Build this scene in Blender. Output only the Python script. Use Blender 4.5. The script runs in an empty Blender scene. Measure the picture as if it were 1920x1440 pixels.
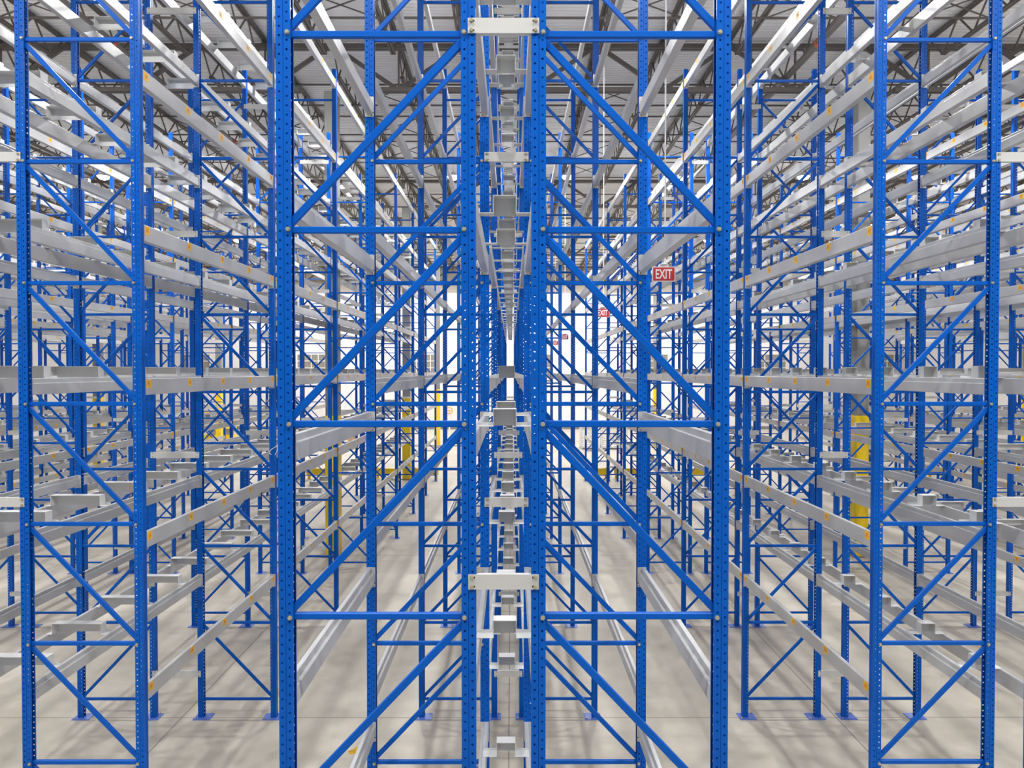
import bpy, bmesh, math, random
from mathutils import Vector, Matrix

random.seed(7)
C = bpy.context.scene.collection
PI = math.pi

# ------------------------------------------------------------------ camera numbers
FPX = 1429.0            # focal length in pixels of a 1920 wide frame
CAMZ = 4.77
HOR = 695.0             # image row of the horizon
D1 = 4.134              # front of the centre racks
D2 = 6.649              # front of every other rack
PITCH = 3.734           # long bay
SHORT = D2 - D1         # short first bay of the centre racks
FD = 1.075              # depth of an upright frame
FH = 10.32              # height of an upright frame
BR0, BRS = 0.255, 1.056 # first horizontal brace and spacing


def px(x, y, z):
    return 958.5 + FPX * x / y, HOR - FPX * (z - CAMZ) / y


def in_frame(pts, m=1.12):
    """does the box around the projected points touch the frame (a little enlarged)?"""
    us, vs = [], []
    for p in pts:
        if p[1] < 0.3:
            continue
        u, v = px(*p)
        us.append(u); vs.append(v)
    if not us:
        return False
    return max(us) > 960 - 960 * m and min(us) < 960 + 960 * m and max(vs) > 720 - 720 * m and min(vs) < 720 + 720 * m


# ------------------------------------------------------------------ materials
def mat(name, col, rough=0.5, metal=0.0, spec=0.5, noise=0.0, nscale=8.0, bump=0.0, coat=0.0, emit=None):
    m = bpy.data.materials.new(name)
    m.use_nodes = True
    nt = m.node_tree
    b = nt.nodes['Principled BSDF']
    b.inputs['Roughness'].default_value = rough
    b.inputs['Metallic'].default_value = metal
    b.inputs['Specular IOR Level'].default_value = spec
    b.inputs['Coat Weight'].default_value = coat
    b.inputs['Base Color'].default_value = (*col, 1)
    if noise or bump:
        tc = nt.nodes.new('ShaderNodeTexCoord')
        nz = nt.nodes.new('ShaderNodeTexNoise')
        nz.inputs['Scale'].default_value = nscale
        nz.inputs['Detail'].default_value = 4
        nt.links.new(tc.outputs['Object'], nz.inputs['Vector'])
        if noise:
            r = nt.nodes.new('ShaderNodeValToRGB')
            r.color_ramp.elements[0].position = 0.3
            r.color_ramp.elements[1].position = 0.7
            r.color_ramp.elements[0].color = (*[c * (1 - noise) for c in col], 1)
            r.color_ramp.elements[1].color = (*[min(1, c * (1 + noise)) for c in col], 1)
            nt.links.new(nz.outputs['Fac'], r.inputs['Fac'])
            nt.links.new(r.outputs['Color'], b.inputs['Base Color'])
        if bump:
            bp = nt.nodes.new('ShaderNodeBump')
            bp.inputs['Strength'].default_value = bump
            bp.inputs['Distance'].default_value = 0.01
            nt.links.new(nz.outputs['Fac'], bp.inputs['Height'])
            nt.links.new(bp.outputs['Normal'], b.inputs['Normal'])
    if emit:
        b.inputs['Emission Color'].default_value = (*emit[0], 1)
        b.inputs['Emission Strength'].default_value = emit[1]
    return m


M = {}
M['blue'] = mat('blue_powder_coat', (0.0, 0.098, 0.49), 0.38, 0.0, 0.18, 0.05, 3.0)
M['plate'] = mat('blue_base_plate', (0.10, 0.18, 0.58), 0.22, 0.0, 0.8, 0.05, 5.0)  # lighter than the posts: lavender reflection put into the base colour
M['beam'] = mat('grey_beam_paint', (0.56, 0.565, 0.57), 0.36, 0.30, 0.4, 0.07, 2.5)
M['stop'] = mat('grey_stop_steel', (0.68, 0.69, 0.69), 0.45, 0.05, 0.5, 0.05, 4.0)
M['spacer'] = mat('white_spacer_paint', (0.57, 0.57, 0.56), 0.4, 0.05, 0.5, 0.03, 4.0)
M['zinc'] = mat('zinc_bolt', (0.55, 0.49, 0.34), 0.35, 0.6, 0.5, 0.1, 60)
M['dark'] = mat('dark_slot', (0.02, 0.022, 0.03), 0.7, noise=0.1)
M['orange'] = mat('orange_label', (0.95, 0.36, 0.01), 0.5, noise=0.06, nscale=30)
M['yellowlabel'] = mat('yellow_label', (0.92, 0.55, 0.03), 0.5, noise=0.05, nscale=30)
M['yellow'] = mat('yellow_guard', (0.90, 0.62, 0.01), 0.4, noise=0.05, nscale=3)
M['column'] = mat('grey_column_paint', (0.22, 0.22, 0.215), 0.5, noise=0.04, nscale=2)
M['steel'] = mat('grey_brown_roof_steel', (0.13, 0.115, 0.105), 0.55, 0.0, 0.4, 0.15, 2)
M['pipe'] = mat('sprinkler_pipe', (0.16, 0.14, 0.13), 0.45, 0.1, 0.5, 0.1, 2)
M['coupling'] = mat('orange_coupling', (0.55, 0.12, 0.04), 0.5, noise=0.1)
M['deck'] = mat('roof_deck_white', (0.92, 0.92, 0.92), 0.5, 0.0, 0.5, 0.03, 1.0)
M['wall'] = mat('white_wall', (0.80, 0.78, 0.782), 0.6, noise=0.015, nscale=0.6)
M['tan'] = mat('tan_wall_band', (0.55, 0.51, 0.45), 0.6, noise=0.04, nscale=0.8)
M['pane'] = mat('dull_window_pane', (0.26, 0.25, 0.225), 0.15, 0.0, 0.5, 0.08, 1.5)
M['muntin'] = mat('cream_window_bar', (0.85, 0.80, 0.70), 0.5, noise=0.02)
M['red'] = mat('exit_red', (0.60, 0.030, 0.04), 0.4, noise=0.04, nscale=20)
M['white'] = mat('white_plastic', (0.88, 0.88, 0.88), 0.4, noise=0.02)
M['lens'] = mat('lit_lens', (1, 1, 1), 0.4, noise=0.01, emit=((1.0, 0.98, 0.95), 14.0))
M['lens'].cycles.emission_sampling = 'NONE'
M['housing'] = mat('light_housing', (0.65, 0.65, 0.65), 0.4, 0.3, noise=0.04)
M['cage'] = mat('white_wire', (0.72, 0.72, 0.72), 0.45, 0.3, noise=0.04)
M['wood'] = mat('brown_wood', (0.42, 0.27, 0.14), 0.6, noise=0.25, nscale=6)
M['rubber'] = mat('black_rubber', (0.03, 0.03, 0.03), 0.7, noise=0.1)
M['greypaint'] = mat('grey_machine', (0.40, 0.42, 0.44), 0.5, 0.1, noise=0.05)


def concrete():
    m = bpy.data.materials.new('polished_concrete')
    m.use_nodes = True
    nt = m.node_tree
    N, L = nt.nodes, nt.links
    b = N['Principled BSDF']
    tc = N.new('ShaderNodeTexCoord')

    def noise(scale, detail, dist=0.0):
        n = N.new('ShaderNodeTexNoise')
        n.inputs['Scale'].default_value = scale
        n.inputs['Detail'].default_value = detail
        n.inputs['Distortion'].default_value = dist
        L.new(tc.outputs['Object'], n.inputs['Vector'])
        return n

    n1 = noise(0.55, 6, 0.6)
    n2 = noise(3.5, 8, 0.2)
    r = N.new('ShaderNodeValToRGB')
    e = r.color_ramp.elements
    e[0].position, e[0].color = 0.30, (0.40, 0.363, 0.302, 1)
    e[1].position, e[1].color = 0.70, (0.58, 0.533, 0.462, 1)
    mx = N.new('ShaderNodeMix'); mx.data_type = 'FLOAT'
    mx.inputs[0].default_value = 0.35
    L.new(n1.outputs['Fac'], mx.inputs[2]); L.new(n2.outputs['Fac'], mx.inputs[3])
    L.new(mx.outputs[0], r.inputs['Fac'])
    sep = N.new('ShaderNodeSeparateXYZ')
    L.new(tc.outputs['Object'], sep.inputs[0])

    def line(sock, origin, step, w):
        a = N.new('ShaderNodeMath'); a.operation = 'SUBTRACT'; a.inputs[1].default_value = origin
        L.new(sock, a.inputs[0])
        p = N.new('ShaderNodeMath'); p.operation = 'PINGPONG'; p.inputs[1].default_value = step / 2
        L.new(a.outputs[0], p.inputs[0])
        c = N.new('ShaderNodeMath'); c.operation = 'LESS_THAN'; c.inputs[1].default_value = w
        L.new(p.outputs[0], c.inputs[0])
        return c.outputs[0]

    lx = line(sep.outputs['X'], -4.53, 4.5, 0.008)
    ly = line(sep.outputs['Y'], 19.6, 4.6, 0.008)
    mm = N.new('ShaderNodeMath'); mm.operation = 'MAXIMUM'
    L.new(lx, mm.inputs[0]); L.new(ly, mm.inputs[1])
    mc = N.new('ShaderNodeMix'); mc.data_type = 'RGBA'
    L.new(mm.outputs[0], mc.inputs[0])
    L.new(r.outputs['Color'], mc.inputs[6])
    mc.inputs[7].default_value = (0.22, 0.20, 0.17, 1)
    L.new(mc.outputs[2], b.inputs['Base Color'])
    rr = N.new('ShaderNodeMapRange')
    rr.inputs[3].default_value = 0.38; rr.inputs[4].default_value = 0.55
    L.new(n2.outputs['Fac'], rr.inputs[0])
    L.new(rr.outputs[0], b.inputs['Roughness'])
    b.inputs['Specular IOR Level'].default_value = 0.35
    return m


M['floor'] = concrete()


# ------------------------------------------------------------------ mesh builder
class MB:
    def __init__(self):
        self.v, self.f, self.mi, self.mats = [], [], [], []

    def slot(self, m):
        if m not in self.mats:
            self.mats.append(m)
        return self.mats.index(m)

    def poly(self, pts, faces, m):
        b = len(self.v); s = self.slot(m)
        self.v.extend(tuple(p) for p in pts)
        for f in faces:
            self.f.append(tuple(b + i for i in f)); self.mi.append(s)

    def box(self, x0, x1, y0, y1, z0, z1, m):
        p = [(x0, y0, z0), (x1, y0, z0), (x1, y1, z0), (x0, y1, z0), (x0, y0, z1), (x1, y0, z1), (x1, y1, z1), (x0, y1, z1)]
        self.poly(p, [(0, 3, 2, 1), (4, 5, 6, 7), (0, 1, 5, 4), (1, 2, 6, 5), (2, 3, 7, 6), (3, 0, 4, 7)], m)

    def extrude(self, prof, axis, a, b, m, cap=True):
        """closed profile of 2D points swept along an axis from a to b"""
        def P(u, v, t):
            return (t, u, v) if axis == 0 else ((u, t, v) if axis == 1 else (u, v, t))
        n = len(prof)
        pts = [P(u, v, a) for u, v in prof] + [P(u, v, b) for u, v in prof]
        fs = [(i, (i + 1) % n, n + (i + 1) % n, n + i) for i in range(n)]
        if cap:
            fs += [tuple(range(n - 1, -1, -1)), tuple(range(n, 2 * n))]
        self.poly(pts, fs, m)

    def bar(self, p0, p1, w, h, m, ch=0.15, up=(0, 1, 0)):
        """bar with chamfered edges: w across, h along up"""
        p0, p1 = Vector(p0), Vector(p1)
        t = (p1 - p0).normalized()
        u = Vector(up) - t * Vector(up).dot(t)
        if u.length < 1e-4:
            u = Vector((1, 0, 0)) - t * t.x
        u.normalize()
        s = t.cross(u)
        c = ch * min(w, h)
        pr = [(-w/2 + c, -h/2), (w/2 - c, -h/2), (w/2, -h/2 + c), (w/2, h/2 - c), (w/2 - c, h/2), (-w/2 + c, h/2), (-w/2, h/2 - c), (-w/2, -h/2 + c)] if ch else [(-w/2, -h/2), (w/2, -h/2), (w/2, h/2), (-w/2, h/2)]
        n = len(pr)
        pts = [p0 + s * a + u * b for a, b in pr] + [p1 + s * a + u * b for a, b in pr]
        fs = [(i, (i + 1) % n, n + (i + 1) % n, n + i) for i in range(n)] + [tuple(range(n - 1, -1, -1)), tuple(range(n, 2 * n))]
        self.poly(pts, fs, m)

    def cyl(self, p0, p1, r, m, n=10, r1=None):
        p0, p1 = Vector(p0), Vector(p1)
        r1 = r if r1 is None else r1
        t = (p1 - p0).normalized()
        a = Vector((0, 0, 1)) if abs(t.z) < 0.9 else Vector((1, 0, 0))
        u = t.cross(a).normalized(); w = t.cross(u)
        ring = [(math.cos(2 * PI * i / n), math.sin(2 * PI * i / n)) for i in range(n)]
        pts = [p0 + (u * c + w * s) * r for c, s in ring] + [p1 + (u * c + w * s) * r1 for c, s in ring]
        fs = [(i, (i + 1) % n, n + (i + 1) % n, n + i) for i in range(n)] + [tuple(range(n - 1, -1, -1)), tuple(range(n, 2 * n))]
        self.poly(pts, fs, m)

    def lathe(self, prof, m, n=20, c=(0, 0, 0)):
        pts, fs = [], []
        for r, z in prof:
            for i in range(n):
                a = 2 * PI * i / n
                pts.append((c[0] + r * math.cos(a), c[1] + r * math.sin(a), c[2] + z))
        for k in range(len(prof) - 1):
            for i in range(n):
                j = (i + 1) % n
                fs.append((k * n + i, k * n + j, (k + 1) * n + j, (k + 1) * n + i))
        self.poly(pts, fs, m)

    def mesh(self, name, fix=True):
        me = bpy.data.meshes.new(name)
        me.from_pydata(self.v, [], self.f)
        for m in self.mats:
            me.materials.append(m)
        me.polygons.foreach_set('material_index', self.mi)
        if fix:
            bm = bmesh.new(); bm.from_mesh(me)
            bmesh.ops.recalc_face_normals(bm, faces=bm.faces)
            bm.to_mesh(me); bm.free()
        me.update()
        return me


def link(name, data, parent=None, loc=(0, 0, 0), rz=0.0, rot=None):
    o = bpy.data.objects.new(name, data)
    C.objects.link(o)
    o.location = loc
    o.rotation_euler = rot if rot else (0, 0, rz)
    if parent:
        o.parent = parent
    return o


def tag(o, label, cat, group=None):
    n = len(label.split())
    assert 4 <= n <= 16, label
    o['label'] = label; o['category'] = cat; o['kind'] = 'thing'
    if group:
        o['group'] = group
    return o


def structure(o, label=None):
    o['kind'] = 'structure'
    if label:
        o['label'] = label
    return o


ORD = ['zeroth', 'first', 'second', 'third', 'fourth', 'fifth', 'sixth', 'seventh', 'eighth', 'ninth', 'tenth', 'eleventh', 'twelfth']

# ------------------------------------------------------------------ rack layout
# name: (xmin, xmax, flue side (+1 = flue at xmax), label phrase)
RACKS = {}


def rack(key, x0, flue, phrase):
    RACKS[key] = dict(x0=x0, x1=x0 + FD, flue=flue, phrase=phrase, start=D2)


rack('CL', -1.268, 1, 'left centre rack')
rack('CR', 0.110, -1, 'right centre rack')
RACKS['CL']['start'] = RACKS['CR']['start'] = D1
for k, x, fl in (('L1', -4.298, -1), ('L2', -5.95, 1), ('L3', -8.98, -1), ('L4', -10.36, 1),
                 ('L5', -13.39, -1), ('L6', -14.77, 1), ('L7', -17.80, -1), ('L8', -19.46, 1)):
    rack(k, x, fl, ORD[int(k[1])] + ' rack left of centre')
for k, x, fl in (('R1', 3.178, 1), ('R2', 4.555, -1), ('R3', 7.60, 1), ('R4', 9.26, -1),
                 ('R5', 12.30, 1), ('R6', 13.685, -1), ('R7', 16.73, 1), ('R8', 18.39, -1)):
    rack(k, x, fl, ORD[int(k[1])] + ' rack right of centre')
FLUES = [('CL', 'CR', 'centre flue'), ('L2', 'L1', 'first flue left of centre'), ('R1', 'R2', 'first flue right of centre'),
         ('L4', 'L3', 'second flue left of centre'), ('R3', 'R4', 'second flue right of centre'),
         ('L6', 'L5', 'third flue left of centre'), ('R5', 'R6', 'third flue right of centre'),
         ('L8', 'L7', 'fourth flue left of centre'), ('R7', 'R8', 'fourth flue right of centre')]
PLANES = [D1] + [D2 + PITCH * i for i in range(8)]          # nine planes of frames
TOP_LONG = [4.70 + 1.3575 * k for k in range(-2, 5)]
TOP_SHORT = [4.41 + 1.365 * k for k in range(-2, 5)]


def planes_of(k):
    return PLANES if k in ('CL', 'CR') else PLANES[1:]


# ------------------------------------------------------------------ upright frame meshes
PW, PT = 0.078, 0.070


def post_into(mb, holes=True, mirror=False, ox=0.0, oy=0.0):
    """C section: web at x=0, two punched flanges reaching to +x, open towards the other post"""
    sx = -1 if mirror else 1
    m = M['blue']

    def Q(x, y, z):
        return (ox + sx * x, oy + y, z)

    p = 0.05
    nz = int(FH / p)
    g0, g1 = 0.0375, 0.0405
    for side, yf in ((0, 0.0), (1, PT)):
        ins = 0.003 if side == 0 else -0.003
        for ci, (xa, xb, xc, off) in enumerate(((0.0, g0, 0.018, 0.0), (g1, PW, 0.059, 0.5))):
            if not holes:
                mb.poly([Q(xa, yf, 0), Q(xb, yf, 0), Q(xb, yf, FH), Q(xa, yf, FH)], [(0, 1, 2, 3)], m)
                continue
            r = 0.0062
            z0 = off * p
            if off:
                mb.poly([Q(xa, yf, 0), Q(xb, yf, 0), Q(xb, yf, z0), Q(xa, yf, z0)], [(0, 1, 2, 3)], m)
            n = nz - (1 if off else 0)
            for i in range(n):
                a = z0 + i * p; b = a + p; c = (a + b) / 2
                outer = [(xb, c), (xb, b), (xc, b), (xa, b), (xa, c), (xa, a), (xc, a), (xb, a)]
                inner = [(xc + r * math.cos(PI * j / 4), c + r * math.sin(PI * j / 4)) for j in range(8)]
                pts = [Q(x, yf, z) for x, z in outer] + [Q(x, yf, z) for x, z in inner]
                mb.poly(pts, [(j, (j + 1) % 8, 8 + (j + 1) % 8, 8 + j) for j in range(8)], m)
            ze = z0 + n * p
            if ze < FH - 1e-4:
                mb.poly([Q(xa, yf, ze), Q(xb, yf, ze), Q(xb, yf, FH), Q(xa, yf, FH)], [(0, 1, 2, 3)], m)
        gx = [(g0, yf), (g0 + 0.0005, yf + ins), (g1 - 0.0005, yf + ins), (g1, yf)]
        for (xa, ya), (xb, yb) in zip(gx, gx[1:]):
            mb.poly([Q(xa, ya, 0), Q(xb, yb, 0), Q(xb, yb, FH), Q(xa, ya, FH)], [(0, 1, 2, 3)], m)
        # lip turned inward
        yl = yf + (0.014 if side == 0 else -0.014)
        mb.poly([Q(PW, yf, 0), Q(PW, yl, 0), Q(PW, yl, FH), Q(PW, yf, FH)], [(0, 1, 2, 3)], m)
    # ribbed web
    pr = [(0, 0), (0, 0.016), (0.004, 0.020), (0.004, 0.050), (0, 0.054), (0, PT)]
    for (xa, ya), (xb, yb) in zip(pr, pr[1:]):
        mb.poly([Q(xa, ya, 0), Q(xb, yb, 0), Q(xb, yb, FH), Q(xa, ya, FH)], [(0, 1, 2, 3)], m)


HZ = [BR0 + BRS * k for k in range(10)]
XI = FD / 2 - PW + 0.003     # end of the braces


def horizontal_into(mb, z):
    mb.bar((-XI, 0.035, z), (XI, 0.035, z), 0.030, 0.036, M['blue'], 0.14, up=(0, 0, 1))


def diagonal_into(mb, k):
    mb.bar((-XI - 0.01, 0.033, HZ[k] + 0.032), (XI + 0.01, 0.033, HZ[k + 1] - 0.032), 0.026, 0.040, M['blue'], 0.14, up=(0, 0, 1))


def bolt_into(mb, x, z, y=0.0, s=-1, r=0.0112):
    mb.cyl((x, y, z), (x, y + s * 0.004, z), r * 1.15, M['zinc'], 12)
    mb.cyl((x, y + s * 0.004, z), (x, y + s * 0.014, z), r * 0.95, M['zinc'], 6)


def base_into(mb, x, sx, anchors=True):
    m = M['plate']
    mb.box(x - 0.115, x + 0.115, -0.065, 0.135, 0.0, 0.010, m)
    if anchors:
        for dx, dy in ((-0.085, -0.040), (0.085, 0.110)):
            mb.cyl((x + dx, dy, 0.010), (x + dx, dy, 0.030), 0.011, M['zinc'], 6)


mb = MB(); post_into(mb); ME_POST = mb.mesh('post', False)
ME_H = {}
mb = MB(); horizontal_into(mb, 0.0); ME_HB = mb.mesh('horizontal_brace')
mb = MB()
mb.bar((-XI - 0.01, 0.033, 0.032), (XI + 0.01, 0.033, BRS - 0.032), 0.026, 0.040, M['blue'], 0.14, up=(0, 0, 1))
ME_DB = mb.mesh('diagonal_brace')
mb = MB(); mb.cyl((0, 0, 0.010), (0, 0, 0.030), 0.011, M['zinc'], 6); ME_ANCHOR = mb.mesh('anchor_bolt')
mb = MB(); base_into(mb, 0, 1, False); ME_BASE = mb.mesh('base_plate')
mb = MB(); bolt_into(mb, 0, 0); ME_BOLT = mb.mesh('bolt')
mb = MB()
post_into(mb, True, False, -FD / 2, 0); post_into(mb, True, True, FD / 2, 0)
for z in HZ:
    horizontal_into(mb, z)
for k in range(9):
    diagonal_into(mb, k)
base_into(mb, -FD / 2 + 0.065, 1); base_into(mb, FD / 2 - 0.065, -1)
ME_FAR = mb.mesh('far_upright', False)


def frame_label(k, i):
    R = RACKS[k]
    return 'blue perforated steel upright frame, %s from the front in the %s' % (ORD[i + 1], R['phrase'])


PARTS_TO = PLANES[4] + 0.1
for k, R in RACKS.items():
    xc = (R['x0'] + R['x1']) / 2
    for i, d in enumerate(planes_of(k)):
        if not in_frame([(x, d, z) for x in (R['x0'], R['x1']) for z in (0, FH)], 1.15):
            continue
        rz = 0.0 if R['flue'] > 0 else PI
        loc = (xc, d if R['flue'] > 0 else d + PT, 0)
        if d > PARTS_TO:
            o = link('rack_upright', ME_FAR, None, loc, rz)
            tag(o, frame_label(k, i), 'rack frame', 'blue upright frames of the pallet racks')
            continue
        o = link('rack_upright', None, None, loc, rz)
        o.empty_display_size = 0.2
        tag(o, frame_label(k, i), 'rack frame', 'blue upright frames of the pallet racks')
        pa = link('post', ME_POST, o, (-FD / 2, 0, 0))
        pb = link('post', ME_POST, o, (FD / 2, PT, 0), PI)
        for z in HZ:
            link('horizontal_brace', ME_HB, o, (0, 0, z))
        for j in range(9):
            link('diagonal_brace', ME_DB, o, (0, 0, HZ[j]))
        for sx in (-1, 1):
            bp = link('base_plate', ME_BASE, o, (sx * (FD / 2 - 0.065), 0, 0))
            if d < PLANES[3] - 0.1:
                link('anchor_bolt', ME_ANCHOR, bp, (-0.085, -0.040, 0))
                link('anchor_bolt', ME_ANCHOR, bp, (0.085, 0.110, 0))
        if d < PLANES[2] - 0.1:
            front = R['flue'] > 0
            for z in HZ:
                if not in_frame([(xc, d, z)], 1.05):
                    continue
                # heads on the flange that faces the camera
                link('bolt', ME_BOLT, pa, (PW - 0.016, 0 if front else PT, z), 0 if front else PI)
                link('bolt', ME_BOLT, pb, (PW - 0.016, PT if front else 0, z), PI if front else 0)

# ------------------------------------------------------------------ beams
BH, BW, STEP_H, STEP_W = 0.145, 0.060, 0.042, 0.026


def beam_body(mb, L, y0=0.006):
    # outer face x=0, step on the inner side (x = BW)
    pr = [(0.004, -BH), (BW - 0.004, -BH), (BW, -BH + 0.004), (BW, -STEP_H - 0.003), (BW - 0.003, -STEP_H), (BW - STEP_W, -STEP_H),
          (BW - STEP_W, -0.003), (BW - STEP_W - 0.003, 0), (0.004, 0), (0, -0.004), (0, -BH + 0.004)]
    mb.extrude(pr, 1, y0, L - y0, M['beam'])


def connector(mb, y, inward):
    """plate on the post face at y; inward = +1 when the beam runs to +y"""
    y0, y1 = (y + 0.001, y + 0.006) if inward > 0 else (y - 0.006, y - 0.001)
    z0, z1 = -0.170, 0.004
    x0, x1 = -0.006, 0.070
    pr = [(x0, z0), (x1 - 0.006, z0), (x1, z0 + 0.006), (x1, z1 - 0.006), (x1 - 0.006, z1), (x0, z1)]
    mb.extrude(pr, 1, y0, y1, M['beam'])
    ys = y1 + 0.001 if inward > 0 else y0 - 0.001
    for zc, xw in ((-0.158, 0.052), (-0.135, 0.064)):
        a = [(xw - 0.005, ys, zc - 0.005), (xw + 0.005, ys, zc - 0.005), (xw + 0.005, ys, zc + 0.005), (xw - 0.005, ys, zc + 0.005)]
        mb.poly(a, [(0, 1, 2, 3)], M['dark'])


def label_mesh():
    mb = MB()
    w, h, t = 0.090, 0.074, 0.0012
    mb.box(-t, -0.0002, -w / 2, w / 2, -h / 2, h / 2, M['yellowlabel'])
    mb.box(-2 * t, -t, -w / 2 + 0.020, w / 2 - 0.020, -h / 2 + 0.018, h / 2 - 0.010, M['orange'])
    for i in range(5):
        y = -0.018 + 0.009 * i
        mb.box(-2.4 * t, -2 * t, y - 0.0015, y + 0.0015, -0.012, 0.012, M['wood'])
    return mb.mesh('label_sticker')


L_LONG, L_SHORT = PITCH - PT, SHORT - PT
ME_BEAM, ME_CON, ME_FARBEAM = {}, {}, {}
for nm, L in (('long', L_LONG), ('short', L_SHORT)):
    mb = MB(); beam_body(mb, L); ME_BEAM[nm] = mb.mesh('rack_beam_' + nm)
    mb = MB(); connector(mb, 0, 1); a = mb.mesh('end_connector')
    mb = MB(); connector(mb, L, -1); ME_CON[nm] = (a, mb.mesh('end_connector'))
    mb = MB(); beam_body(mb, L); connector(mb, 0, 1); connector(mb, L, -1); ME_FARBEAM[nm] = mb.mesh('far_rack_beam')
ME_LABEL = label_mesh()

cands = []
for k, R in RACKS.items():
    pl = planes_of(k)
    for bi in range(len(pl) - 1):
        d0, d1 = pl[bi], pl[bi + 1]
        short = abs(d0 - D1) < 1e-6
        for li, zt in enumerate(TOP_SHORT if short else TOP_LONG):
            if zt > FH - 0.1:
                continue
            for side in (-1, 1):
                x = R['x0'] + 0.008 if side < 0 else R['x1'] - 0.008
                pts = [(x, d0 + (d1 - d0) * t, zt - e) for t in (0, 0.33, 0.66, 1) for e in (0, BH)]
                ok = [p for p in pts if in_frame([p], 1.06)]
                if not ok and not in_frame(pts, 1.02):
                    continue
                if not ok:
                    continue
                dm = sum(p[1] for p in ok) / len(ok)
                cands.append((dm, len(cands), k, bi, li, side, x, d0, d1, zt, short))
cands.sort()
MAXN = 300
for n, (dm, _, k, bi, li, side, x, d0, d1, zt, short) in enumerate(cands[:MAXN]):
    R = RACKS[k]
    nm = 'short' if short else 'long'
    L = L_SHORT if short else L_LONG
    near = n < 230
    rz = 0.0 if side < 0 else PI
    loc = (x, d0 + PT if side < 0 else d1, zt)
    o = link('rack_beam', ME_BEAM[nm] if near else ME_FARBEAM[nm], None, loc, rz)
    flue_side = side == R['flue']
    tag(o, 'grey rack beam, %s side, %s level, %s bay, %s' % ('flue' if flue_side else 'aisle', ORD[li + 1], ORD[bi + 1], R['phrase']),
        'rack beam', 'grey beams of the pallet racks')
    if near:
        link('end_connector', ME_CON[nm][0], o)
        link('end_connector', ME_CON[nm][1], o)
    if not flue_side and k in ('L1', 'L3', 'R1', 'R3'):
        for j in range(5):
            yy = 0.075 + (L - 0.15) * j / 4
            if side > 0:
                yy = L - yy
            link('label_sticker', ME_LABEL, o, (0, yy, -0.046))
far = MB()
for (dm, _, k, bi, li, side, x, d0, d1, zt, short) in cands[MAXN:]:
    s = 1 if side < 0 else -1
    m = M['beam']
    pr = [(0, -BH), (s * BW, -BH), (s * BW, -STEP_H), (s * (BW - STEP_W), -STEP_H), (s * (BW - STEP_W), 0), (0, 0)]
    pr = [(x + u, zt + v) for u, v in pr]
    far.extrude(pr, 1, d0 + PT + 0.003, d1 - 0.003, m)
    flue_side = side == RACKS[k]['flue']
    if not flue_side and k[0] in 'LR' and int(k[1]) % 2 == 1:
        for j in range(5):
            yy = d0 + PT + 0.075 + (L_LONG - 0.15) * j / 4
            xs = x - s * 0.0015
            far.poly([(xs, yy - 0.045, zt - 0.083), (xs, yy + 0.045, zt - 0.083), (xs, yy + 0.045, zt - 0.009), (xs, yy - 0.045, zt - 0.009)], [(0, 1, 2, 3)], M['yellowlabel'])
if far.v:
    o = link('distant_beams', far.mesh('distant_beams'))
    o['kind'] = 'stuff'; o['label'] = 'grey beams of the most distant rack bays'; o['category'] = 'rack beams'

# ------------------------------------------------------------------ pallet stops across the flues
ST_D, ST_H, ST_T = 0.105, 0.114, 0.003


def stop_into(mb, gap, c=(0, 0, 0)):
    """hat section: feet on both beams, box raised between them, open to the front, web at the back"""
    m = M['stop']
    bw = 0.150 if gap < 0.45 else gap - 0.06
    arm = gap / 2 + 0.034
    x, y, z = c
    h, d, t = ST_H, ST_D, ST_T
    z += 0.001
    for s in (-1, 1):
        a, b = sorted((s * (bw / 2 - t), s * arm))
        mb.box(x + a, x + b, y - d / 2, y + d / 2, z, z + t, m)                 # foot
        a, b = sorted((s * (bw / 2 - t), s * bw / 2))
        mb.box(x + a, x + b, y - d / 2, y + d / 2, z + t, z + h - t, m)         # side wall
        a, b = sorted((s * (bw / 2 + 0.001), s * (arm - 0.004)))
        mb.box(x + a, x + b, y + d / 2 - t, y + d / 2, z + t, z + 0.022, m)     # stiffening lip at the back of the foot
    mb.box(x - bw / 2, x + bw / 2, y - d / 2, y + d / 2, z + h - t, z + h, m)   # top
    mb.box(x - bw / 2 + t, x + bw / 2 - t, y + d / 2 - t, y + d / 2, z, z + h - t, m)   # web


ME_STOP = {}
for g in (0.30, 0.58):
    mb = MB(); stop_into(mb, g); ME_STOP[g] = mb.mesh('pallet_stop')
sc = []
for a, b, phrase in FLUES:
    xa, xb = RACKS[a]['x1'], RACKS[b]['x0']
    gap = xb - xa
    pl = planes_of(a)
    for bi in range(len(pl) - 1):
        d0, d1 = pl[bi], pl[bi + 1]
        short = abs(d0 - D1) < 1e-6
        ys = [d0 + 0.80, d0 + 1.96] if short else [d0 + (j + 0.5) * PITCH / 4 for j in range(4)]
        for li, zt in enumerate(TOP_SHORT if short else TOP_LONG):
            if zt > FH - 0.1:
                continue
            for j, y in enumerate(ys):
                if in_frame([(xa, y, zt), (xb, y, zt + ST_H)], 1.05):
                    sc.append((y, len(sc), (xa + xb) / 2, zt, gap, phrase, bi, li, j))
sc.sort()
fs = MB()
for n, (y, _, x, zt, gap, phrase, bi, li, j) in enumerate(sc):
    g = 0.30 if gap < 0.45 else 0.58
    if n < 300:
        o = link('pallet_stop', ME_STOP[g], None, (x, y, zt))
        tag(o, 'grey pallet stop, %s in %s bay, %s level, %s' % (ORD[j + 1], ORD[bi + 1], ORD[li + 1], phrase), 'pallet stop', 'grey pallet stops bridging the flues')
    else:
        stop_into(fs, gap, (x, y, zt))
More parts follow.
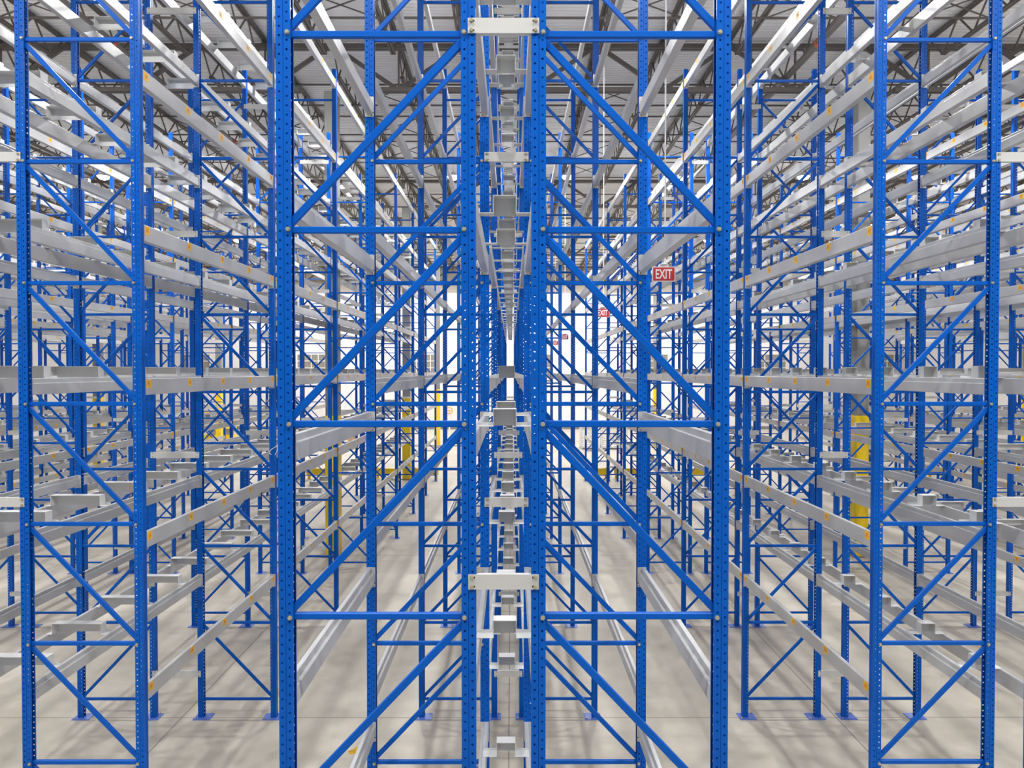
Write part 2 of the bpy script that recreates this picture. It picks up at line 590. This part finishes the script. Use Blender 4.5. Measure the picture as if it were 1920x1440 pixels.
if fs.v:
    o = link('distant_pallet_stops', fs.mesh('distant_pallet_stops'))
    o['kind'] = 'stuff'; o['label'] = 'grey pallet stops in the most distant rack bays'; o['category'] = 'pallet stops'

# ------------------------------------------------------------------ row spacers
ME_SP, ME_SPB = {}, None


def spacer_into(mb, gap):
    m = M['spacer']
    w, h = gap / 2 + 0.042, 0.082
    mb.box(-w, w, -0.006, -0.002, -h / 2, h / 2, m)
    mb.box(-gap / 2 + 0.002, gap / 2 - 0.002, -0.002, 0.030, h / 2 - 0.004, h / 2, m)
    mb.box(-gap / 2 + 0.002, gap / 2 - 0.002, -0.002, 0.030, -h / 2, -h / 2 + 0.004, m)
    for sx in (-1, 1):
        for sz in (-1, 1):
            x = sx * (w - 0.030); z = sz * 0.025
            mb.box(x - 0.006, x + 0.006, -0.0068, -0.006, z - 0.005, z + 0.005, M['dark'])


mb = MB(); bolt_into(mb, 0, 0, -0.006, -1, 0.010); ME_SPB = mb.mesh('bolt')
for g in (0.30, 0.58):
    mb = MB(); spacer_into(mb, g); ME_SP[g] = mb.mesh('row_spacer')
for a, b, phrase in FLUES:
    xa, xb = RACKS[a]['x1'], RACKS[b]['x0']
    gap = xb - xa
    g = 0.30 if gap < 0.45 else 0.58
    for i, d in enumerate(planes_of(a)):
        for li, z in enumerate((0.615, 3.62, 6.625, 9.63)):
            x = (xa + xb) / 2
            if not in_frame([(xa, d, z), (xb, d, z)], 1.05):
                continue
            o = link('row_spacer', ME_SP[g], None, (x, d, z))
            tag(o, 'white row spacer plate, %s up, %s frame pair, %s' % (ORD[li + 1], ORD[i + 1], phrase), 'row spacer', 'white row spacers tying the racks')
            if d < PLANES[2] - 0.1:
                w = g / 2 + 0.042
                for sx in (-1, 1):
                    for sz in (-1, 1):
                        link('bolt', ME_SPB, o, (sx * (w - 0.019), 0, sz * 0.026))

# ------------------------------------------------------------------ building shell
XW, YB, Y0, ZC = 33.0, 62.0, -4.0, 13.25
mb = MB(); mb.box(-XW, XW, -16, YB, -0.3, 0.0, M['floor'])
structure(link('floor', mb.mesh('floor')))
# corrugated roof deck, ribs run across the hall
mb = MB()
prof = []
y = Y0
while y < YB:
    prof += [(y, ZC), (y + 0.055, ZC), (y + 0.075, ZC + 0.045), (y + 0.125, ZC + 0.045), (y + 0.145, ZC)]
    y += 0.160
pts, fcs = [], []
for yy, zz in prof:
    pts += [(-XW, yy, zz), (XW, yy, zz)]
for i in range(len(prof) - 1):
    fcs.append((2 * i, 2 * i + 1, 2 * i + 3, 2 * i + 2))
mb.poly(pts, fcs, M['deck'])
structure(link('ceiling', mb.mesh('ceiling', False)))
mb = MB(); mb.box(-XW, XW, YB, YB + 0.3, 0, 11.1, M['wall']); mb.box(-XW, XW, YB - 0.02, YB + 0.3, 11.1, ZC, M['tan'])
structure(link('wall_back', mb.mesh('wall_back')))
mb = MB(); mb.box(-XW - 0.3, -XW, Y0, YB, 0, ZC, M['wall']); structure(link('wall_left', mb.mesh('wall_left')))
mb = MB(); mb.box(XW, XW + 0.3, Y0, YB, 0, ZC, M['wall']); structure(link('wall_right', mb.mesh('wall_right')))
mb = MB()
mb.box(-XW, XW, YB - 0.03, YB, 0.0, 0.25, M['column'])
structure(link('baseboard_back', mb.mesh('baseboard_back')))

# windows high on the far wall
for n, u in enumerate((150, 368, 584, 794, 1010, 1226, 1447, 1663, 1880)):
    xc = (u - 958.5) * YB / FPX
    mb = MB(); mb.box(-1.15, 1.15, -0.02, 0.0, 0, 1.65, M['pane'])
    o = link('window_%d' % (n + 1), mb.mesh('window'), None, (xc, YB - 0.005, 4.45)); structure(o)
    mb = MB()
    for i in range(5):
        x = -1.15 + 2.3 * i / 4
        mb.box(x - 0.03, x + 0.03, -0.06, -0.02, 0, 1.65, M['muntin'])
    for i in range(4):
        z = 1.65 * i / 3
        mb.box(-1.18, 1.18, -0.065, -0.02, z - 0.03, z + 0.03, M['muntin'])
    link('window_frame', mb.mesh('window_frame'), o)

# building columns with yellow guards
COLX = [-18.09, -4.58, 8.97, 22.5]
COLY = [19.6, 33.4, 47.2]
cn = 0
for yy in COLY:
    for xx in COLX:
        if not in_frame([(xx, yy, 0), (xx, yy, 13)], 1.15):
            continue
        mb = MB()
        w = 0.165
        pr = [(-w + .02, -w), (w - .02, -w), (w, -w + .02), (w, w - .02), (w - .02, w), (-w + .02, w), (-w, w - .02), (-w, -w + .02)]
        mb.extrude(pr, 2, 0.0, 11.86, M['column'])
        mb.box(-0.25, 0.25, -0.25, 0.25, 0, 0.025, M['column'])
        o = link('building_column', mb.mesh('building_column'), None, (xx, yy, 0)); structure(o)
        mb = MB()
        w = 0.178
        pr = [(-w + .03, -w), (w - .03, -w), (w, -w + .03), (w, w - .03), (w - .03, w), (-w + .03, w), (-w, w - .03), (-w, -w + .03)]
        mb.extrude(pr, 2, 0.026, 3.62, M['yellow'])
        link('column_guard', mb.mesh('column_guard'), o)

# joist girders along the column lines
GZ0, GZ1 = 11.88, 13.08
PAN = 13.5 / 8


def girder(x0, x1):
    mb = MB(); m = M['steel']
    for dy in (-0.06, 0.06):
        mb.box(x0, x1, dy - 0.045, dy + 0.045, GZ1 - 0.11, GZ1, m)
        mb.box(x0 + 0.8, x1 - 0.8, dy - 0.045, dy + 0.045, GZ0, GZ0 + 0.10, m)
    n = 8
    for i in range(n):
        xa, xb = x0 + PAN * i, x0 + PAN * (i + 1)
        if i % 2 == 0:
            mb.bar((xa + 0.1, 0, GZ1 - 0.08), (xb, 0, GZ0 + 0.05), 0.075, 0.10, m, 0, up=(0, 0, 1))
        else:
            mb.bar((xa, 0, GZ0 + 0.05), (xb - 0.1, 0, GZ1 - 0.08), 0.075, 0.10, m, 0, up=(0, 0, 1))
        if i % 2 == 1:
            mb.bar((xa, 0, GZ0 + 0.05), (xa, 0, GZ1 - 0.05), 0.045, 0.045, m, 0)
    return mb.mesh('roof_girder')


for yy in (5.8, 19.6, 33.4, 47.2, 61.0):
    for i in range(-1, 4):
        x0 = COLX[0] + 13.53 * i
        if not in_frame([(x0 + t * 13.5, yy, z) for t in (0, .25, .5, .75, 1) for z in (GZ0, GZ1)], 1.05):
            continue
        structure(link('roof_girder', girder(x0, x0 + 13.5), None, (0, yy, 0)))

# open web joists running away from the camera
JZ0, JZ1 = 12.52, 13.20


def joist(L):
    mb = MB(); m = M['steel']
    for s in (-1, 1):
        mb.box(s * 0.035 - 0.028, s * 0.035 + 0.028, 0.02, L - 0.02, JZ1 - 0.065, JZ1, m)
        mb.box(s * 0.035 - 0.025, s * 0.035 + 0.025, 0.75, L - 0.75, JZ0, JZ0 + 0.055, m)
    n = 20
    p = (L - 1.5) / n
    pts = [(0, 0.12, JZ1 - 0.04)]
    for i in range(n + 1):
        pts.append((0, 0.75 + p * i, JZ0 + 0.02 if i % 2 == 0 else JZ1 - 0.03))
    pts.append((0, L - 0.12, JZ1 - 0.04))
    for a, b in zip(pts, pts[1:]):
        mb.bar(a, b, 0.032, 0.032, m, 0)
    return mb.mesh('roof_joist')


ME_J = joist(13.8)
for yy in (5.8, 19.6, 33.4, 47.2):
    for i in range(-14, 22):
        x = COLX[1] + PAN * i
        if abs(x) > 30 or not in_frame([(x, yy + t * 13.8, z) for t in (0.3, .5, .75, 1) for z in (JZ0, JZ1)], 1.05):
            continue
        structure(link('roof_joist', ME_J, None, (x, yy, 0)))
# bridging lines between the joists
for yy in [5.8 + 2.76 * i for i in range(4, 20)]:
    if abs((yy - 5.8) % 13.8) < 0.1 or abs((yy - 5.8) % 13.8 - 13.8) < 0.1:
        continue
    mb = MB()
    for z in (JZ0 - 0.02, JZ1 - 0.10):
        mb.box(-29, 29, -0.02, 0.02, z - 0.02, z + 0.02, M['steel'])
    x = COLX[1] - PAN * 14
    k = 0
    while x < 28:
        if k % 2 == 0:
            mb.bar((x + 0.06, 0.03, JZ0), (x + PAN - 0.06, 0.03, JZ1 - 0.12), 0.025, 0.025, M['steel'], 0)
            mb.bar((x + 0.06, 0.05, JZ1 - 0.12), (x + PAN - 0.06, 0.05, JZ0), 0.025, 0.025, M['steel'], 0)
        x += PAN; k += 1
    structure(link('roof_bridging', mb.mesh('roof_bridging'), None, (0, yy, 0)))

# sprinkler mains under the joists
for x, lab in ((7.02, 'dark sprinkler main with orange couplings above the first aisle right of centre'), (-9.1, 'dark sprinkler main with orange couplings above the second flue left of centre')):
    mb = MB(); mb.cyl((0, 6, 0), (0, 60, 0), 0.085, M['pipe'], 14)
    o = link('sprinkler_pipe', mb.mesh('sprinkler_pipe'), None, (x, 0, 12.25))
    tag(o, lab, 'pipe', 'sprinkler mains')
    for yy in (11.4, 17.5, 25, 33, 41, 49):
        mb = MB()
        mb.cyl((0, -0.05, 0), (0, 0.05, 0), 0.105, M['coupling'], 14)
        mb.box(0.08, 0.16, -0.03, 0.03, -0.03, 0.03, M['coupling'])
        link('coupling', mb.mesh('coupling'), o, (0, yy, 0))
    for yy in (13.5, 22.5, 28.0, 38.0, 45.0):
        mb = MB(); mb.cyl((0, 0, 0.08), (0, 0, 0.28), 0.008, M['steel'], 6)
        link('hanger', mb.mesh('hanger'), o, (0, yy, 0))

# ------------------------------------------------------------------ high bay lights
LIGHTX = [-20.4, -15.75, -11.3, -6.92, -2.24, 2.18, 6.62, 11.3, 15.75, 20.4]
LIGHTY = [1.2, 15.0, 29.6, 44.0, 57.5]
ang = [i * PI / 2 / 6 for i in range(7)]
for ix, lx in enumerate(LIGHTX):
    for iy, ly in enumerate(LIGHTY):
        z = 12.30
        ld = bpy.data.lights.new('high_bay_lamp', 'AREA')
        ld.shape = 'DISK'; ld.size = 0.44
        ld.energy = LAMP_W = 440.0
        ld.color = (1.0, 0.985, 0.965)
        lo = bpy.data.objects.new('high_bay_lamp', ld); C.objects.link(lo)
        lo.location = (lx, ly, z - 0.19)
        pd = bpy.data.lights.new('deck_fill_lamp', 'POINT')  # added fill lamp below each fixture, brightens the roof deck and rack sides
        pd.shadow_soft_size = 0.12; pd.energy = 55.0; pd.color = (1.0, 0.985, 0.965)
        po = bpy.data.objects.new('deck_fill_lamp', pd); C.objects.link(po)
        po.location = (lx, ly, z - 0.32)
        o = link('high_bay_light', None, None, (lx, ly, z)); o.empty_display_size = 0.2
        side = 'left' if lx < 0 else 'right'
        aisle = {4: 'first', 3: 'second', 2: 'third', 1: 'fourth', 0: 'fifth', 5: 'first', 6: 'second', 7: 'third', 8: 'fourth', 9: 'fifth'}[ix]
        tag(o, 'lit round high bay light, %s lamp back, above %s aisle %s of centre' % (ORD[iy + 1], aisle, side), 'ceiling light', 'high bay lights over the aisles')
        mb = MB(); mb.lathe([(0.001, 0.13), (0.08, 0.13), (0.10, 0.06), (0.23, 0.03), (0.25, 0.0), (0.25, -0.03), (0.22, -0.03)], M['housing'], 24)
        mb.cyl((0, 0, 0.13), (0, 0, 0.88), 0.010, M['housing'], 6)
        link('housing', mb.mesh('housing'), o)
        mb = MB(); mb.lathe([(0.22 * math.cos(a), -0.03 - 0.13 * math.sin(a)) for a in ang], M['lens'], 24)
        link('lens', mb.mesh('lens'), o)

# ------------------------------------------------------------------ exit signs
def text_mesh(s, size):
    cu = bpy.data.curves.new('t', 'FONT'); cu.body = s; cu.size = size; cu.align_x = 'CENTER'; cu.align_y = 'CENTER'
    cu.extrude = 0.002; cu.offset = 0.0035
    ob = bpy.data.objects.new('t', cu); C.objects.link(ob)
    dg = bpy.context.evaluated_depsgraph_get()
    me = bpy.data.meshes.new_from_object(ob.evaluated_get(dg))
    bpy.data.objects.remove(ob); bpy.data.curves.remove(cu)
    me.materials.clear(); me.materials.append(M['white'])
    return me


ME_EXIT = text_mesh('EXIT', 0.17)
xs = [v.co.x for v in ME_EXIT.vertices]; ys_ = [v.co.y for v in ME_EXIT.vertices]
sx_, sy_ = 0.235 / (max(xs) - min(xs)), 0.135 / (max(ys_) - min(ys_))
cx_, cy_ = (max(xs) + min(xs)) / 2, (max(ys_) + min(ys_)) / 2
for v in ME_EXIT.vertices:
    v.co.x = (v.co.x - cx_) * sx_; v.co.y = (v.co.y - cy_) * sy_
for n, yy in enumerate((10.93, 18.2, 31.2, 38.0)):
    o = link('exit_sign', None, None, (2.18, yy, 6.15)); o.empty_display_size = 0.1
    tag(o, 'red and white hanging exit sign, %s from the front in the right aisle' % ORD[n + 1], 'sign', 'exit signs hung over the right aisle')
    mb = MB(); mb.box(-0.163, 0.163, -0.02, 0.02, -0.105, 0.105, M['white'])
    mb.box(-0.07, 0.07, -0.025, 0.025, 0.105, 0.135, M['white'])
    link('sign_housing', mb.mesh('sign_housing'), o)
    mb = MB(); mb.box(-0.152, 0.152, -0.024, -0.0202, -0.094, 0.094, M['red'])
    link('sign_face', mb.mesh('sign_face'), o)
    link('lettering', ME_EXIT, o, (0, -0.0262, 0), rot=(PI / 2, 0, 0))
    mb = MB(); mb.cyl((0.02, 0, 0.135), (0.02, 0, 7.05), 0.011, M['white'], 8)
    mb.lathe([(0.001, 0.15), (0.06, 0.145), (0.07, 0.135)], M['white'], 12)
    link('hanging_rod', mb.mesh('hanging_rod'), o)

# ------------------------------------------------------------------ yellow guards at the far ends of the racks
for k in RACKS:
    R = RACKS[k]
    xc = (R['x0'] + R['x1']) / 2
    yy = PLANES[-1] + 0.75
    if not in_frame([(xc, yy, 0.3)], 1.02):
        continue
    o = link('end_guard', None, None, (xc, yy, 0)); o.empty_display_size = 0.2
    tag(o, 'low yellow guard rail on the floor behind the %s' % R['phrase'], 'guard rail', 'yellow guards at the rack ends')
    for s in (-1, 1):
        mb = MB(); mb.box(-0.05, 0.05, -0.05, 0.05, 0.012, 0.50, M['yellow']); mb.box(-0.1, 0.1, -0.1, 0.1, 0, 0.012, M['yellow'])
        link('post', mb.mesh('guard_post'), o, (s * 0.46, 0, 0))
    mb = MB(); mb.bar((-0.56, -0.07, 0.33), (0.56, -0.07, 0.33), 0.04, 0.28, M['yellow'], 0.2, up=(0, 0, 1))
    link('rail', mb.mesh('guard_rail'), o)

# ------------------------------------------------------------------ things standing beyond the racks
def wire_cage(x, y, w, d, h, lab):
    o = link('wire_cage', None, None, (x, y, 0)); o.empty_display_size = 0.2
    tag(o, lab, 'wire cage', 'wire cages by the far wall')
    mb = MB()
    for sx in (-1, 1):
        for sy in (-1, 1):
            mb.box(sx * w / 2 - 0.03, sx * w / 2 + 0.03, sy * d / 2 - 0.03, sy * d / 2 + 0.03, 0.0, h, M['cage'])
    mb.box(-w / 2, w / 2, -d / 2, d / 2, 0.10, 0.16, M['cage'])
    link('frame', mb.mesh('cage_frame'), o)
    mb = MB()
    nh = int(h / 0.12)
    for i in range(nh):
        z = 0.2 + i * (h - 0.22) / (nh - 1)
        for sy in (-1, 1):
            mb.box(-w / 2, w / 2, sy * d / 2 - 0.012, sy * d / 2 + 0.012, z - 0.012, z + 0.012, M['cage'])
        for sx in (-1, 1):
            mb.box(sx * w / 2 - 0.012, sx * w / 2 + 0.012, -d / 2, d / 2, z - 0.012, z + 0.012, M['cage'])
    for i in range(7):
        xx = -w / 2 + w * i / 6
        for sy in (-1, 1):
            mb.box(xx - 0.01, xx + 0.01, sy * d / 2 - 0.01, sy * d / 2 + 0.01, 0.16, h, M['cage'])
    link('wire_mesh', mb.mesh('wire_mesh'), o)


wire_cage(4.75, 46.5, 1.0, 1.0, 1.75, 'tall narrow white wire cage on the far floor beyond the right aisle')
wire_cage(6.25, 46.5, 1.5, 1.0, 1.55, 'wider white wire cage standing beside the tall narrow one')

mb = MB()
for s in (-1, 1):
    mb.cyl((0, s * 0.22, 0.42), (0, s * 0.28, 0.42), 0.42, M['wood'], 24)
mb.cyl((0, -0.22, 0.42), (0, 0.22, 0.42), 0.20, M['wood'], 18)
o = link('cable_reel', None, None, (-10.7, 51.0, 0), 0.3); o.empty_display_size = 0.2
tag(o, 'brown wooden cable reel standing on the far floor', 'cable reel')
link('drum', mb.mesh('reel_drum'), o)

mb = MB()
mb.box(-4.5, 4.5, -0.06, 0.06, 0.16, 0.26, M['greypaint'])
for i in range(6):
    x = -4.3 + 8.6 * i / 5
    mb.box(x - 0.04, x + 0.04, -0.05, 0.05, 0.0, 0.16, M['greypaint'])
o = link('floor_rail', mb.mesh('floor_rail'), None, (-7.0, 46.2, 0))
tag(o, 'long low grey rail on short feet across the far floor', 'rail')

# scissor lift far left
o = link('scissor_lift', None, None, (-18.9, 49.5, 0), 0.0); o.empty_display_size = 0.3
tag(o, 'yellow scissor lift parked on the far floor left of the racks', 'lift')
mb = MB(); mb.box(-0.9, 0.9, -0.4, 0.4, 0.18, 0.62, M['yellow']); link('base', mb.mesh('lift_base'), o)
for sx in (-1, 1):
    for sy in (-1, 1):
        mb = MB(); mb.cyl((sx * 0.65, sy * 0.40, 0.19), (sx * 0.65, sy * 0.50, 0.19), 0.19, M['rubber'], 18)
        link('wheel', mb.mesh('lift_wheel'), o)
mb = MB()
for s in (-1, 1):
    for i in range(3):
        mb.bar((-0.8, s * 0.3, 0.66 + 0.1 * i), (0.8, s * 0.3, 0.76 + 0.1 * i), 0.04, 0.06, M['greypaint'], 0)
        mb.bar((0.8, s * 0.25, 0.66 + 0.1 * i), (-0.8, s * 0.25, 0.76 + 0.1 * i), 0.04, 0.06, M['greypaint'], 0)
link('scissor_arms', mb.mesh('scissor_arms'), o)
mb = MB()
mb.box(-0.92, 0.92, -0.4, 0.4, 1.0, 1.08, M['yellow'])
for x in (-0.9, 0, 0.9):
    for s in (-1, 1):
        mb.box(x - 0.02, x + 0.02, s * 0.38 - 0.02, s * 0.38 + 0.02, 1.08, 2.1, M['yellow'])
for z in (1.6, 2.08):
    for s in (-1, 1):
        mb.box(-0.92, 0.92, s * 0.38 - 0.02, s * 0.38 + 0.02, z - 0.02, z + 0.02, M['yellow'])
    for x in (-0.9, 0.9):
        mb.box(x - 0.02, x + 0.02, -0.38, 0.38, z - 0.02, z + 0.02, M['yellow'])
link('platform', mb.mesh('lift_platform'), o)

# sprinkler riser on the far wall
o = link('sprinkler_riser', None, None, (-5.0, YB - 0.35, 0)); o.empty_display_size = 0.2
tag(o, 'white riser pipe with orange hand wheel against the far wall', 'pipe')
mb = MB(); mb.cyl((0, 0, 0), (0, 0, 3.2), 0.06, M['white'], 14); mb.cyl((0, 0, 3.1), (0, 0.34, 3.1), 0.055, M['white'], 12); link('riser_pipe', mb.mesh('riser_pipe'), o)
mb = MB()
n = 20
for i in range(n):
    a, b = 2 * PI * i / n, 2 * PI * (i + 1) / n
    mb.cyl((0.26 * math.cos(a), -0.32, 1.55 + 0.26 * math.sin(a)), (0.26 * math.cos(b), -0.32, 1.55 + 0.26 * math.sin(b)), 0.04, M['orange'], 6)
for i in range(4):
    a = PI * i / 2
    mb.cyl((0, -0.32, 1.55), (0.26 * math.cos(a), -0.32, 1.55 + 0.26 * math.sin(a)), 0.025, M['orange'], 6)
mb.cyl((0, -0.09, 1.55), (0, -0.34, 1.55), 0.05, M['orange'], 8)
link('hand_wheel', mb.mesh('hand_wheel'), o)

# loose yellow label hanging from the lowest short beam on the left
mb = MB()
mb.poly([(-0.03, 0, 0), (0.035, 0.0, 0.012), (0.03, -0.006, 0.075), (0.0, -0.012, 0.05), (-0.045, -0.004, 0.03)], [(0, 1, 2, 3, 4)], M['yellowlabel'])
o = link('loose_label', mb.mesh('loose_label'), None, (-1.295, 6.2, 1.62))
tag(o, 'curled yellow label peeling off the lowest front beam of the left centre rack', 'label')

# white wires tied to the posts
def wire(name, pts, lab, loc):
    cu = MB()
    for a, b in zip(pts, pts[1:]):
        cu.cyl(a, b, 0.004, M['white'], 6)
    o = link(name, cu.mesh(name), None, loc)
    tag(o, lab, 'wire')


D3 = PLANES[2]
wire('tie_wire', [(-0.03, -0.012, 0.0), (-0.055, -0.03, 0.012), (-0.045, -0.035, 0.045), (-0.02, -0.03, 0.075), (0.02, -0.02, 0.10), (0.055, -0.012, 0.125), (0.05, -0.02, 0.05), (0.015, -0.012, -0.01)],
     'curled white wire tied to the second frame of the first rack left of centre', (-3.235, D3, 3.63))
wire('tie_wire', [(0.0, -0.012, 0.0), (0.03, -0.03, 0.03), (0.035, -0.03, 0.09), (0.015, -0.02, 0.14), (0.03, -0.03, 0.19), (0.02, -0.012, 0.24)],
     'white wire tied low on the inner post of the right centre rack', (0.165, D2, 1.85))

# ------------------------------------------------------------------ world, camera
w = bpy.data.worlds.new('open_front_fill')  # added uniform fill, let in by leaving the hall open behind the camera
bpy.context.scene.world = w
w.use_nodes = True
bg = w.node_tree.nodes['Background']
bg.inputs['Color'].default_value = (0.92, 0.96, 1.0, 1)
bg.inputs['Strength'].default_value = 0.4

cam = bpy.data.cameras.new('camera')
cam.sensor_width = 36.0
cam.lens = 36.0 * FPX / 1920
cam.clip_start, cam.clip_end = 0.1, 300
co = bpy.data.objects.new('camera', cam); C.objects.link(co)
co.location = (0, 0, CAMZ)
co.rotation_euler = (PI / 2 - math.atan((720 - HOR) / FPX), 0, math.atan(-1.5 / FPX))
s = bpy.context.scene
s.camera = co
s.view_settings.view_transform = 'Standard'
s.view_settings.look = 'None'
s.view_settings.exposure = -0.24
s.cycles.use_denoising = True
s.cycles.use_adaptive_sampling = True
s.cycles.adaptive_threshold = 0.08
s.cycles.adaptive_min_samples = 16
s.cycles.max_bounces = 5
s.cycles.diffuse_bounces = 3
s.cycles.glossy_bounces = 2
s.cycles.sample_clamp_indirect = 8.0

labs = {}
for ob in bpy.data.objects:
    if ob.parent is None and 'label' in ob and ob.get('kind') == 'thing':
        assert ob['label'] not in labs, ob['label']
        labs[ob['label']] = 1
print('OBJECTS', len(bpy.data.objects), 'THINGS', len(labs), 'BEAMS', len(cands), 'STOPS', len(sc))
